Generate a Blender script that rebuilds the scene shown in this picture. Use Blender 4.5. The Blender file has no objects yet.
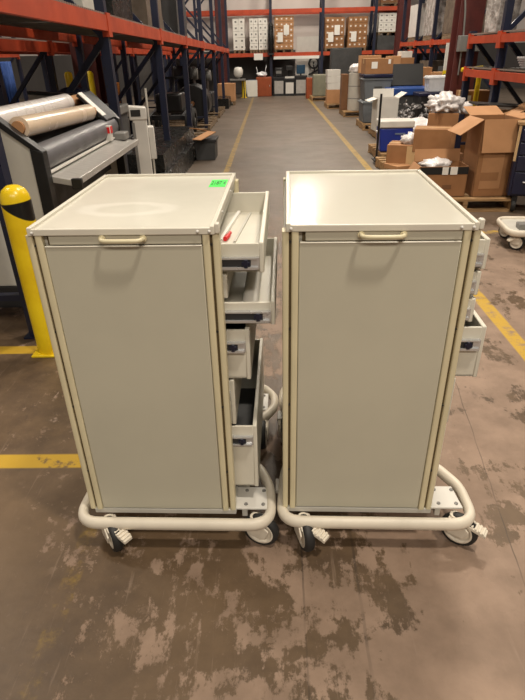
import bpy, bmesh, math, random
from mathutils import Vector, Matrix, noise as mnoise
random.seed(7)
sc = bpy.context.scene
COL = sc.collection
PI = math.pi

# ------------------------------------------------------------------ materials
def lin(c):
    return tuple(((v/255)/12.92 if v/255 <= .04045 else ((v/255+.055)/1.055)**2.4) for v in c)

class NT:
    def __init__(s, name):
        s.m = bpy.data.materials.new(name); s.m.use_nodes = True
        s.nt = s.m.node_tree; s.n = s.nt.nodes; s.l = s.nt.links
        s.b = s.n['Principled BSDF']
    def node(s, t, **k):
        o = s.n.new(t)
        for a, v in k.items(): setattr(o, a, v)
        return o
    def put(s, sock, v):
        if isinstance(v, bpy.types.NodeSocket): s.l.new(v, sock)
        else: sock.default_value = v
    def math(s, op, a, b=0.0, clamp=False):
        o = s.node('ShaderNodeMath', operation=op, use_clamp=clamp)
        s.put(o.inputs[0], a); s.put(o.inputs[1], b); return o.outputs[0]
    def noise(s, vec, scale, detail=4, rough=.55, dist=0):
        o = s.node('ShaderNodeTexNoise'); s.put(o.inputs['Vector'], vec)
        o.inputs['Scale'].default_value = scale; o.inputs['Detail'].default_value = detail
        o.inputs['Roughness'].default_value = rough; o.inputs['Distortion'].default_value = dist
        return o.outputs['Fac']
    def step(s, v, lo, hi):
        o = s.node('ShaderNodeMapRange', interpolation_type='SMOOTHSTEP')
        s.put(o.inputs[0], v); s.put(o.inputs[1], lo); s.put(o.inputs[2], hi); return o.outputs[0]
    def mix(s, f, a, b):
        o = s.node('ShaderNodeMix', data_type='RGBA'); s.put(o.inputs[0], f)
        s.put(o.inputs[6], a if isinstance(a, bpy.types.NodeSocket) else (*a, 1))
        s.put(o.inputs[7], b if isinstance(b, bpy.types.NodeSocket) else (*b, 1)); return o.outputs[2]
    def objco(s):
        return s.node('ShaderNodeTexCoord').outputs['Object']
    def mapping(s, vec, scale, rot=(0,0,0)):
        o = s.node('ShaderNodeMapping'); s.l.new(vec, o.inputs[0])
        o.inputs['Scale'].default_value = scale; o.inputs['Rotation'].default_value = rot; return o.outputs[0]

def mat(name, rgb, rough=.5, metal=0.0, var=.08, scale=6.0, rgb2=None, alpha=None, emit=None, bump=0, trans=0, spec=None, coat=0, stretch=None):
    t = NT(name); c = lin(rgb)
    c2 = lin(rgb2) if rgb2 else tuple(v*(1-var*2.2) for v in c)
    v = t.objco()
    if stretch: v = t.mapping(v, stretch)
    f = t.noise(v, scale, 4)
    f = t.step(f, .3, .7)
    t.l.new(t.mix(f, c, c2), t.b.inputs['Base Color'])
    t.l.new(t.math('ADD', t.math('MULTIPLY', f, .12), rough-.06, True), t.b.inputs['Roughness'])
    t.b.inputs['Metallic'].default_value = metal
    if spec is not None: t.b.inputs['Specular IOR Level'].default_value = spec
    if coat: t.b.inputs['Coat Weight'].default_value = coat; t.b.inputs['Coat Roughness'].default_value = .15
    if alpha is not None: t.b.inputs['Alpha'].default_value = alpha
    if trans: t.b.inputs['Transmission Weight'].default_value = trans
    if emit:
        t.b.inputs['Emission Color'].default_value = (*lin(emit[0]), 1); t.b.inputs['Emission Strength'].default_value = emit[1]
    if bump:
        b = t.node('ShaderNodeBump'); b.inputs['Strength'].default_value = bump; b.inputs['Distance'].default_value = .02
        t.l.new(t.noise(v, scale*3, 5), b.inputs['Height']); t.l.new(b.outputs[0], t.b.inputs['Normal'])
    return t.m

M = {}
M['cart'] = mat('cart_enamel', (214,208,193), .38, var=.03, scale=3)
M['cart_panel'] = mat('cart_panel_enamel', (192,187,168), .42, var=.035, scale=2.2)
M['drawer'] = mat('drawer_enamel', (214,209,194), .42, var=.04, scale=4)
M['drawer_in'] = mat('drawer_inner_enamel', (196,192,180), .5, var=.05, scale=4)
M['cream'] = mat('cream_plastic', (218,207,172), .42, var=.05, scale=5)
M['bumper'] = mat('bumper_plastic', (224,214,196), .45, var=.06, scale=6)
M['groove'] = mat('groove_shadow', (96,80,52), .7)
M['chrome'] = mat('zinc_steel', (200,200,200), .25, metal=.55, var=.05)
M['navyclip'] = mat('navy_clip', (22,24,46), .4)
M['black'] = mat('black_plastic', (26,25,25), .45)
M['rubber'] = mat('grey_black_rubber', (38,37,36), .6)
M['dark'] = mat('dark_metal', (40,40,42), .55, var=.12)
M['white'] = mat('white_plastic', (214,210,202), .4, var=.03)
M['offwhite'] = mat('offwhite_metal', (198,194,184), .45, var=.04)
M['grey'] = mat('grey_metal', (128,126,122), .45, var=.06)
M['midgrey'] = mat('mid_grey_plastic', (100,104,108), .5, var=.06)
M['darkgrey'] = mat('dark_grey', (66,66,66), .6, var=.1)
M['red'] = mat('red_plastic', (214,30,34), .4)
M['green'] = mat('green_label', (52,226,74), .55, var=.03)
M['ink'] = mat('dark_green_ink', (24,78,30), .6)
M['rackblue'] = mat('rack_blue_paint', (24,30,54), .45, var=.12, scale=4)
M['rackorange'] = mat('rack_orange_paint', (186,70,36), .5, var=.1, scale=4)
M['deckgrey'] = mat('deck_grey', (92,88,82), .6, var=.12)
M['wire'] = mat('deck_wire', (176,168,158), .4, metal=.6)
M['yellow'] = mat('safety_yellow', (240,206,30), .35, var=.05)
M['card'] = mat('cardboard', (158,112,72), .8, var=.06, scale=5)
M['card2'] = mat('cardboard_light', (182,134,92), .8, var=.05, scale=5)
M['card3'] = mat('cardboard_dark', (124,86,56), .82, var=.07, scale=5)
M['tape'] = mat('tan_tape', (206,172,126), .35, var=.04)
M['paper'] = mat('white_paper', (232,228,220), .6, var=.02)
M['wood'] = mat('pallet_wood', (178,142,98), .8, rgb2=(128,98,64), scale=3, stretch=(1,9,9))
M['wood2'] = mat('pallet_wood_weathered', (132,110,84), .85, rgb2=(92,74,54), scale=3, stretch=(9,1,9))
M['coolblue'] = mat('cooler_blue', (28,50,140), .4, var=.06)
M['navy'] = mat('tool_cabinet_navy', (26,28,56), .35, var=.08)
M['blue'] = mat('tray_blue', (34,70,138), .4)
M['darkred'] = mat('column_red_oxide', (92,38,34), .55, var=.12)
M['filmroll'] = mat('cream_film_roll', (226,204,178), .22, var=.05, coat=.6, scale=3)
M['filmwhite'] = mat('white_film_roll', (226,220,216), .25, var=.05, coat=.5, scale=3)
M['greyroll'] = mat('grey_silicone_roller', (96,95,98), .4, var=.05)
M['alu'] = mat('brushed_aluminium', (190,186,180), .34, metal=.35, var=.08, stretch=(1,14,1))
M['wrapblack'] = mat('black_stretch_wrap', (30,30,29), .28, var=.3, bump=.7, scale=5)
M['wrapclear'] = mat('silver_stretch_wrap', (206,200,196), .22, rgb2=(128,120,114), bump=.9, scale=7)
M['wrapbrown'] = mat('wrapped_brown_load', (112,98,84), .5, var=.2, bump=.4)
M['bag'] = mat('clear_poly_bag', (232,227,224), .25, rgb2=(204,198,196), bump=.4, scale=14, coat=.4)
M['clear'] = mat('frosted_clear_plastic', (224,224,226), .3, var=.08)
M['sage'] = mat('sage_cabinet', (138,136,116), .5)
M['rust'] = mat('orange_wood', (158,74,34), .5, var=.08)
M['screen'] = mat('teal_screen_case', (20,62,88), .35)
M['bluepanel'] = mat('blue_grey_panel', (110,124,150), .45)
M['wallwhite'] = mat('wall_white_paint', (206,196,190), .8, var=.04, scale=.6)
M['walldark'] = mat('wall_dark_grey', (78,74,72), .75, var=.06, scale=.8)
M['clothblue'] = mat('blue_cloth', (52,84,150), .85, var=.12)
M['clothwhite'] = mat('white_cloth', (210,204,198), .85, var=.06)
M['amber'] = mat('amber_plastic', (186,112,36), .5, var=.2)
M['metalbits'] = mat('mixed_metal_parts', (176,172,170), .35, rgb2=(26,25,26), scale=18, metal=.3)

def cart_top_mat():
    t = NT('cart_top_enamel'); v = t.objco()
    s = t.node('ShaderNodeSeparateXYZ'); t.l.new(v, s.inputs[0])
    x, y = s.outputs[0], s.outputs[1]
    # an oval wipe mark left on the enamel
    dx = t.math('DIVIDE', t.math('ADD', x, .035), .115); dy = t.math('DIVIDE', t.math('SUBTRACT', y, .20), .062)
    r = t.math('SQRT', t.math('ADD', t.math('MULTIPLY', dx, dx), t.math('MULTIPLY', dy, dy)))
    r = t.math('ADD', r, t.math('MULTIPLY', t.math('SUBTRACT', t.noise(v, 14), .5), .5))
    ring = t.math('SUBTRACT', 1, t.step(t.math('ABSOLUTE', t.math('SUBTRACT', r, 1.0)), .08, .4))
    f = t.math('MULTIPLY', ring, .3)
    base = t.mix(t.step(t.noise(v, 4), .3, .7), lin((214,210,196)), lin((206,202,188)))
    t.l.new(t.mix(f, base, lin((230,227,218))), t.b.inputs['Base Color'])
    t.l.new(t.math('ADD', .19, t.math('MULTIPLY', f, .25)), t.b.inputs['Roughness'])
    return t.m
M['cart_top'] = cart_top_mat()
M['cart_top_plain'] = mat('cart_top_gloss', (210,206,192), .12, var=.03, scale=3)

def floor_mat():
    t = NT('worn_painted_concrete'); v = t.objco()
    s = t.node('ShaderNodeSeparateXYZ'); t.l.new(v, s.inputs[0]); X, Y = s.outputs[0], s.outputs[1]
    # painted coat: brown, mottled
    f1 = t.step(t.noise(v, 1.1, 6, .6), .33, .68)
    f2 = t.step(t.noise(v, 9, 6, .65), .3, .75)
    paint = t.mix(f1, lin((98,78,56)), lin((70,54,39)))
    paint = t.mix(t.math('MULTIPLY', f2, .45), paint, lin((116,94,70)))
    # bare concrete where the coat has flaked
    bare = t.mix(t.step(t.noise(v, 5, 5, .6), .3, .7), lin((158,133,114)), lin((130,108,91)))
    n = t.noise(v, 2.6, 12, .68, .3)
    n2 = t.noise(t.mapping(v, (1.0, .62, 1)), 8.5, 12, .74)
    bx = t.math('MULTIPLY', t.step(X, -.6, .85), .095)
    by = t.math('MULTIPLY', t.math('SUBTRACT', 1, t.step(Y, .7, 1.15)), .035)
    bl = t.math('MULTIPLY', t.math('SUBTRACT', 1, t.step(X, -.9, -.2)), -.035)
    nn = t.math('ADD', t.math('ADD', t.math('MULTIPLY', n, .52), t.math('MULTIPLY', n2, .48)), t.math('ADD', t.math('ADD', bx, by), t.math('ADD', bl, t.math('MULTIPLY', t.math('SUBTRACT', t.noise(t.mapping(v, (22, 2.2, 1), (0,0,.06)), 1.0, 8, .7), .5), .16))))
    nearmask = t.math('SUBTRACT', 1, t.step(Y, 3.6, 6.5))
    patch = t.math('MULTIPLY', t.step(nn, .534, t.math("ADD", .546, t.math('MULTIPLY', t.noise(v, 3, 3), .04))), nearmask)
    fine = t.math('MULTIPLY', t.step(t.noise(v, 38, 4, .7), .62, .68), .3)
    col = t.mix(t.math('MULTIPLY', patch, .8), paint, bare)
    col = t.mix(fine, col, lin((124,103,86)))
    # fine lengthwise scratches
    scr = t.step(t.noise(t.mapping(v, (46, 2.4, 1), (0,0,.05)), 1.0, 6, .65), .60, .72)
    col = t.mix(t.math('MULTIPLY', scr, .32), col, lin((150,128,110)))
    flk = t.math('MULTIPLY', t.step(t.noise(v, 17, 10, .72), .585, .60), t.step(t.noise(v, 1.9, 4, .6), .45, .62))
    col = t.mix(t.math('MULTIPLY', flk, .7), col, bare)
    # far aisle: burnished concrete, its reflected lighting painted in as a paler tone
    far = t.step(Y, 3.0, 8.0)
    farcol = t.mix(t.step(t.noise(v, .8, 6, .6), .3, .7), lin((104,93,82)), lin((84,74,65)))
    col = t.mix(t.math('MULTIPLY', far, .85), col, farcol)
    # dark scuffs
    sc_ = t.step(t.noise(t.mapping(v, (2.2, .9, 1), (0,0,.15)), 3.1, 9, .7, .4), .62, .72)
    col = t.mix(t.math('MULTIPLY', sc_, .55), col, lin((62,50,42)))
    # saw-cut joints
    def joint(x0, slope, w, y0, y1):
        d = t.math('ABSOLUTE', t.math('SUBTRACT', t.math('ADD', X, t.math('MULTIPLY', t.math('SUBTRACT', t.noise(v, 6, 2), .5), .015)), t.math('ADD', x0, t.math('MULTIPLY', Y, slope))))
        j = t.math('SUBTRACT', 1, t.step(d, w*.4, w))
        return t.math('MULTIPLY', j, t.math('MULTIPLY', t.step(Y, y0-.05, y0), t.math('SUBTRACT', 1, t.step(Y, y1, y1+.05))))
    for a in ((.245, .01, .006, -1, 3.0), (.075, .01, .004, -1, 3.0), (.64, .12, .003, -1, 2.4)):
        col = t.mix(t.math('MULTIPLY', t.math('MULTIPLY', joint(*a), t.step(t.noise(v, 2.3, 5), .35, .6)), .6), col, lin((44,36,30)))
    # yellow lane lines, worn
    wear = t.noise(v, 11, 6, .7)
    def band(c, c0, w, lo, hi, other, o0, o1):
        d = t.math('ABSOLUTE', t.math('SUBTRACT', c, c0))
        b = t.math('SUBTRACT', 1, t.step(d, w-.006, w+.006))
        b = t.math('MULTIPLY', b, t.math('MULTIPLY', t.step(other, o0-.02, o0), t.math('SUBTRACT', 1, t.step(other, o1, o1+.02))))
        return t.math('MULTIPLY', b, t.step(wear, lo, hi))
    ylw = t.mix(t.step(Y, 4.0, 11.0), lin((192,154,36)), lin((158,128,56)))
    for a in ((X, -.63, .038, .34, .62, Y, 1.75, 24.0), (X, -.655, .028, .45, .95, Y, .6, 1.75), (X, 1.385, .045, .32, .52, Y, 2.0, 24.0),
              (Y, 2.66, .045, .32, .45, X, -4.0, -1.2), (Y, 1.70, .042, .32, .45, X, -4.0, -.66), (Y, 4.77, .05, .42, .62, X, 1.75, 4.0)):
        col = t.mix(t.math('MULTIPLY', band(*a), .85), col, ylw)
    t.l.new(col, t.b.inputs['Base Color'])
    rg = t.math('ADD', .40, t.math('MULTIPLY', t.noise(v, 3, 5), .2))
    t.l.new(t.math('ADD', rg, t.math('MULTIPLY', patch, .15)), t.b.inputs['Roughness'])
    b = t.node('ShaderNodeBump'); b.inputs['Strength'].default_value = .25; b.inputs['Distance'].default_value = .004
    t.l.new(t.math('SUBTRACT', t.noise(v, 20, 6), patch), b.inputs['Height']); t.l.new(b.outputs[0], t.b.inputs['Normal'])
    return t.m
M['floor'] = floor_mat()

def bollard_mat():
    t = NT('bollard_chevron_paint'); v = t.objco()
    s = t.node('ShaderNodeSeparateXYZ'); t.l.new(v, s.inputs[0]); X, Y, Z = s.outputs
    # one black slanted wedge around the upper shaft
    du = t.math('SUBTRACT', Z, t.math('ADD', .845, t.math('MULTIPLY', X, .1)))
    dl = t.math('SUBTRACT', Z, t.math('ADD', .795, t.math('MULTIPLY', X, -.65)))
    b = t.math('MULTIPLY', t.step(dl, -.003, .003), t.math('SUBTRACT', 1, t.step(du, -.003, .003)))
    f = t.step(t.noise(v, 5), .3, .7)
    c = t.mix(f, lin((244,212,30)), lin((226,188,20)))
    t.l.new(t.mix(b, c, lin((20,20,20))), t.b.inputs['Base Color']); t.b.inputs['Roughness'].default_value = .28
    return t.m
M['bollard'] = bollard_mat()

# ------------------------------------------------------------------ mesh builder
class MB:
    def __init__(s): s.bm = bmesh.new()
    def box(s, lo, hi, mx=None):
        lo, hi = Vector(lo), Vector(hi); c = (lo+hi)/2; d = hi-lo
        m = Matrix.Translation(c) @ Matrix.Diagonal((d.x, d.y, d.z, 1))
        if mx: m = mx @ m
        bmesh.ops.create_cube(s.bm, size=1, matrix=m); return s
    def cbox(s, c, d, rot=(0,0,0)):
        m = Matrix.Translation(c)
        for a, r in zip('XYZ', rot):
            if r: m = m @ Matrix.Rotation(r, 4, a)
        m = m @ Matrix.Diagonal((*d, 1)); bmesh.ops.create_cube(s.bm, size=1, matrix=m); return s
    def bar(s, a, b, w, h, up=(0,0,1)):
        a, b = Vector(a), Vector(b); x = (b-a); L = x.length; x = x/L; up = Vector(up)
        if abs(x.dot(up)) > .99: up = Vector((0,1,0))
        y = up.cross(x).normalized(); z = x.cross(y)
        m = Matrix((( x.x, y.x, z.x, 0), (x.y, y.y, z.y, 0), (x.z, y.z, z.z, 0), (0,0,0,1)))
        m = Matrix.Translation((a+b)/2) @ m @ Matrix.Diagonal((L, w, h, 1)); bmesh.ops.create_cube(s.bm, size=1, matrix=m); return s
    def cyl(s, a, b, r, seg=20, r2=None, cap=True):
        a, b = Vector(a), Vector(b); d = b-a
        q = Vector((0,0,1)).rotation_difference(d.normalized()).to_matrix().to_4x4()
        bmesh.ops.create_cone(s.bm, cap_ends=cap, segments=seg, radius1=r, radius2=r if r2 is None else r2, depth=d.length, matrix=Matrix.Translation((a+b)/2) @ q); return s
    def lathe(s, prof, axis='Z', seg=32, o=(0,0,0), rot=None):
        o = Vector(o); rings = []
        R = Matrix.Identity(3)
        if axis == 'X': R = Matrix.Rotation(PI/2, 3, 'Y')
        if axis == 'Y': R = Matrix.Rotation(-PI/2, 3, 'X')
        if rot is not None: R = rot @ R
        for r, z in prof:
            if r < 1e-6: rings.append([s.bm.verts.new(o + R @ Vector((0,0,z)))])
            else: rings.append([s.bm.verts.new(o + R @ Vector((r*math.cos(2*PI*k/seg), r*math.sin(2*PI*k/seg), z))) for k in range(seg)])
        for p, q in zip(rings, rings[1:]):
            for k in range(seg):
                k2 = (k+1) % seg
                if len(p) == 1 and len(q) == 1: continue
                if len(p) == 1: s.bm.faces.new((p[0], q[k2], q[k]))
                elif len(q) == 1: s.bm.faces.new((p[k], p[k2], q[0]))
                else: s.bm.faces.new((p[k], p[k2], q[k2], q[k]))
        return s
    def prism(s, pts, d, place):
        """extrude a 2-D outline by d; place(a,b,t) maps outline coordinates and depth to a point"""
        A = [s.bm.verts.new(place(a, b, 0)) for a, b in pts]; B = [s.bm.verts.new(place(a, b, d)) for a, b in pts]
        s.bm.faces.new(A); s.bm.faces.new(B[::-1]); n = len(pts)
        for i in range(n): s.bm.faces.new((A[i], B[i], B[(i+1) % n], A[(i+1) % n]))
        return s
    def sweep(s, path, rx, rz, closed=False, seg=12):
        """tube with an elliptic section along a path (mostly horizontal paths)"""
        P = [Vector(p) for p in path]; n = len(P); rings = []
        for i in range(n):
            if closed: t = P[(i+1) % n]-P[i-1]
            else: t = P[min(i+1, n-1)]-P[max(i-1, 0)]
            t.normalize(); up = Vector((0,0,1))
            if abs(t.dot(up)) > .95: up = Vector((0,1,0))
            y = up.cross(t).normalized(); z = t.cross(y)
            rings.append([s.bm.verts.new(P[i] + y*(rx*math.cos(2*PI*k/seg)) + z*(rz*math.sin(2*PI*k/seg))) for k in range(seg)])
        rng = range(n if closed else n-1)
        for i in rng:
            a, b = rings[i], rings[(i+1) % n]
            for k in range(seg): s.bm.faces.new((a[k], a[(k+1) % seg], b[(k+1) % seg], b[k]))
        if not closed: s.bm.faces.new(rings[0][::-1]); s.bm.faces.new(rings[-1])
        return s
    def quad(s, *p):
        s.bm.faces.new([s.bm.verts.new(q) for q in p]); return s
    def blob(s, c, r, amp=.35, seed=0, sub=3, freq=3):
        m = Matrix.Translation(c)
        g = bmesh.ops.create_icosphere(s.bm, subdivisions=sub, radius=1)
        for v in g['verts']:
            d = v.co.normalized(); k = 1 + amp*mnoise.noise(d*freq + Vector((seed*7.3, seed, 1.7))) + amp*.5*mnoise.noise(d*freq*2.7 + Vector((seed, 3, seed*2)))
            v.co = Vector((d.x*r[0]*k, d.y*r[1]*k, max(d.z*r[2]*k, -r[2]*.8))) + Vector(c)
        return s
    def islands(s):
        left = set(s.bm.verts); out = []
        while left:
            st = [left.pop()]; comp = set(st)
            while st:
                for e in st.pop().link_edges:
                    for w in e.verts:
                        if w in left: left.discard(w); comp.add(w); st.append(w)
            out.append(comp)
        return out
    def each(s, name, m, parent=None, **k):
        """every loose piece becomes an object of its own"""
        res = []
        for comp in s.islands():
            b = MB(); mp = {v: b.bm.verts.new(v.co) for v in comp}
            for f in {f for v in comp for f in v.link_faces}: b.bm.faces.new([mp[v] for v in f.verts])
            res.append(b.build(name, m, parent, **k))
        s.bm.free(); return res
    def build(s, name, m, parent=None, bevel=0, smooth=False, seg=2):
        bmesh.ops.recalc_face_normals(s.bm, faces=s.bm.faces)
        me = bpy.data.meshes.new(name); s.bm.to_mesh(me); s.bm.free()
        me.materials.append(M[m] if isinstance(m, str) else m)
        o = bpy.data.objects.new(name, me); COL.objects.link(o)
        if parent: o.parent = parent
        if bevel:
            b = o.modifiers.new('bevel', 'BEVEL'); b.width = bevel; b.segments = seg; b.limit_method = 'ANGLE'; b.angle_limit = .6
        if smooth or bevel:
            for p in me.polygons: p.use_smooth = True
            if not smooth or smooth == 'auto':
                try: me.set_sharp_from_angle(angle=.7)
                except Exception: pass
        return o

def thing(name, label, cat, loc=(0,0,0), rz=0, group=None):
    o = bpy.data.objects.new(name, None); COL.objects.link(o); o.location = loc; o.rotation_euler = (0,0,rz)
    o.empty_display_size = .1; o['label'] = label; o['category'] = cat
    if group: o['group'] = group
    return o
def tag(o, label, cat, group=None, loc=None, rz=None, kind=None):
    o['label'] = label; o['category'] = cat
    if group: o['group'] = group
    if kind: o['kind'] = kind
    if loc is not None: o.location = loc
    if rz is not None: o.rotation_euler = (0,0,rz)
    return o
def struct(o): o['kind'] = 'structure'; return o

def rounded(pts, rads, n=6):
    """closed 2-D polyline with rounded corners"""
    out = []; N = len(pts)
    for i in range(N):
        p = Vector(pts[i]); a = (Vector(pts[i-1])-p); b = (Vector(pts[(i+1) % N])-p)
        r = rads[i] if isinstance(rads, (list, tuple)) else rads
        ra = min(r, a.length*.48); rb = min(r, b.length*.48)
        A = p + a.normalized()*ra; B = p + b.normalized()*rb
        for k in range(n+1):
            t = k/n; out.append((1-t)**2*A + 2*t*(1-t)*p + t*t*B)
    return out

# ------------------------------------------------------------------ setting
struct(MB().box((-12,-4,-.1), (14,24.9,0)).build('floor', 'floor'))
struct(MB().box((-12,24.6,0), (14,24.9,9)).build('wall_back', 'wallwhite'))
struct(MB().box((-12.2,-4,0), (-12,24.9,9)).build('wall_left', 'wallwhite'))
struct(MB().box((14,-4,0), (14.2,24.9,9)).build('wall_right', 'walldark'))
struct(MB().box((-12,24.54,0), (1.05,24.598,1.55)).build('trim_1', 'walldark'))
struct(MB().box((2.05,24.54,0), (13.9,24.598,1.62)).build('trim_2', 'walldark'))
d1 = MB().box((1.1,24.55,0), (2.0,24.6,2.0)).build('door_1', 'white'); struct(d1)
MB().box((1.85,24.50,.95), (1.92,24.55,1.07)).build('door_handle', 'chrome', d1)

# ------------------------------------------------------------------ supply carts
CW, CD = .2435, .66          # half width, depth of the cabinet
SLOTS = [(.955,1.032), (.882,.944), (.802,.866), (.622,.782), (.457,.613), (.200,.446)]
def make_caster(parent, u, v, yaw, pedal=None, tyre_m='rubber'):
    R = .0625
    rz = Matrix.Rotation(yaw, 3, 'Z'); o = Vector((u, v, 0))
    W = lambda a, b, c: o + rz @ Vector((a, b, c))
    m = MB()
    m.cyl(W(0,.02,.088), W(0,.02,.118), .018, 16)
    # hood over the wheel
    for sx in (-1, 1):
        m.prism([(-.022,.05),(.03,.05),(.045,.085),(.035,.108),(-.01,.108),(-.035,.085)], .006, lambda a, b, t, sx=sx: W(sx*.021+t*sx, a, b))
    m.prism([(-.03,.100),(.04,.100),(.036,.112),(-.02,.112)], .042, lambda a, b, t: W(t-.021, a, b))
    c = m.build('caster', 'bumper', parent, bevel=.002)
    prof = [(.046,-.016),(.056,-.016),(.0605,-.011),(.0625,-.004),(.0625,.004),(.0605,.011),(.056,.016),(.046,.016)]
    MB().lathe(prof, 'X', 32, W(0,0,R), rz).build('tyre', tyre_m, c, smooth=True)
    hub = [(0,-.0185),(.012,-.0185),(.014,-.014),(.036,-.012),(.042,-.017),(.047,-.0165),(.047,.0165),(.042,.017),(.036,.012),(.014,.014),(.012,.0185),(0,.0185)]
    MB().lathe(hub, 'X', 32, W(0,0,R), rz).build('hub', 'bumper', c, smooth='auto')
    if pedal is not None:
        pr = Matrix.Rotation(pedal, 3, 'Z'); Q = lambda a, b, c_: o + pr @ Vector((a, b, c_))
        m = MB(); m.prism([(-.02,-.018),(.02,-.018),(.016,-.085),(-.016,-.085)], .012, lambda a, b, t: Q(a, b, .098+t+ (b+.018)*.28))
        for k in range(4):
            y = -.036-.012*k; m.prism([(-.017,y),(.017,y),(.017,y-.007),(-.017,y-.007)], .007, lambda a, b, t: Q(a, b, .108+t+(b+.018)*.28))
        m.build('brake_pedal', 'bumper', c, bevel=.0015)
    return c

def rail_profile(parent, su, sv):
    """corner post extrusion; su, sv = signs of the corner"""
    z0, z1 = .138, 1.072
    m = MB()
    v0 = 0 if sv < 0 else CD
    f = lambda v: v0 - sv*v          # v measured inward from the face
    def strip(ua, ub, va, vb):
        pts = rounded([(su*ua, f(va)), (su*ub, f(va)), (su*ub, f(vb)), (su*ua, f(vb))], .005, 3)
        m.prism([(p.x, p.y) for p in pts], z1-z0, lambda a, b, t: Vector((a, b, z0+t)))
    strip(CW-.042, CW-.0235, -.004, .02)
    strip(CW-.017, CW, -.002, .036)
    r = m.build('corner_rail', 'cream', parent, smooth='auto')
    MB().box((min(su*(CW-.03), su*(CW-.012)), min(f(.006), f(.02)), z0+.004), (max(su*(CW-.03), su*(CW-.012)), max(f(.006), f(.02)), z1-.004)).build('rail_groove', 'groove', r)
    m = MB()
    for z in (.30,.55,.80,1.045): m.cyl((su*(CW-.0203), f(.005), z), (su*(CW-.0203), f(.002), z), .0035, 8)
    m.each('rail_screw', 'dark', r)

def make_drawer(parent, slot, uout, clip_m='navyclip', slide_on=True, high=False):
    z0, z1 = slot; w = .008; va, vb = .048, .63; ui = uout-.44
    m = MB()
    m.box((ui, va, z0), (uout-.012, vb, z0+w))                    # floor
    m.box((ui, va, z0), (uout-.012, va+w, z1))                    # near wall
    m.box((ui, vb-w, z0), (uout-.012, vb, z1))                    # far wall
    m.box((ui, va, z0), (ui+w, vb, z1))                          # inner end
    d = m.build('drawer', 'drawer', parent, bevel=.0015, seg=1)
    MB().box((uout-.013, va-.001, z0-.003), (uout, vb+.004, z1+.003)).build('drawer_front', 'drawer', d, bevel=.003)
    if z1-z0 > .1: MB().box((ui+w, va+w, z0+w), (uout-.021, vb-w, z0+w+.004)).build('drawer_liner', 'darkgrey', d)
    # telescopic slide on the near side, with its clip
    zs = z1-.050 if z1-z0 > .07 else (z0+z1)/2-.006
    L0 = max(ui+.05, -.2); s = MB()
    s.box((L0, va-.016, zs-.016), (uout-.016, va-.008, zs-.009)).box((L0, va-.013, zs+.011), (uout-.016, va-.008, zs+.015)).box((L0, va-.009, zs-.016), (uout-.012, va-.0005, zs+.015))
    s.build('drawer_slide', 'chrome', d)
    MB().box((L0+.02, va-.0115, zs-.0085), (uout-.034, va-.0088, zs+.0105)).build('slide_channel', 'dark', d)
    c = MB(); uc = uout-.048
    c.box((uc-.010, va-.016, zs-.005), (uc+.012, va-.0085, zs+.005)).box((uc-.004, va-.017, zs-.012), (uc+.006, va-.0085, zs+.011))
    c.build('slide_clip', clip_m, d, bevel=.001, seg=1)
    return d

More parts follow.
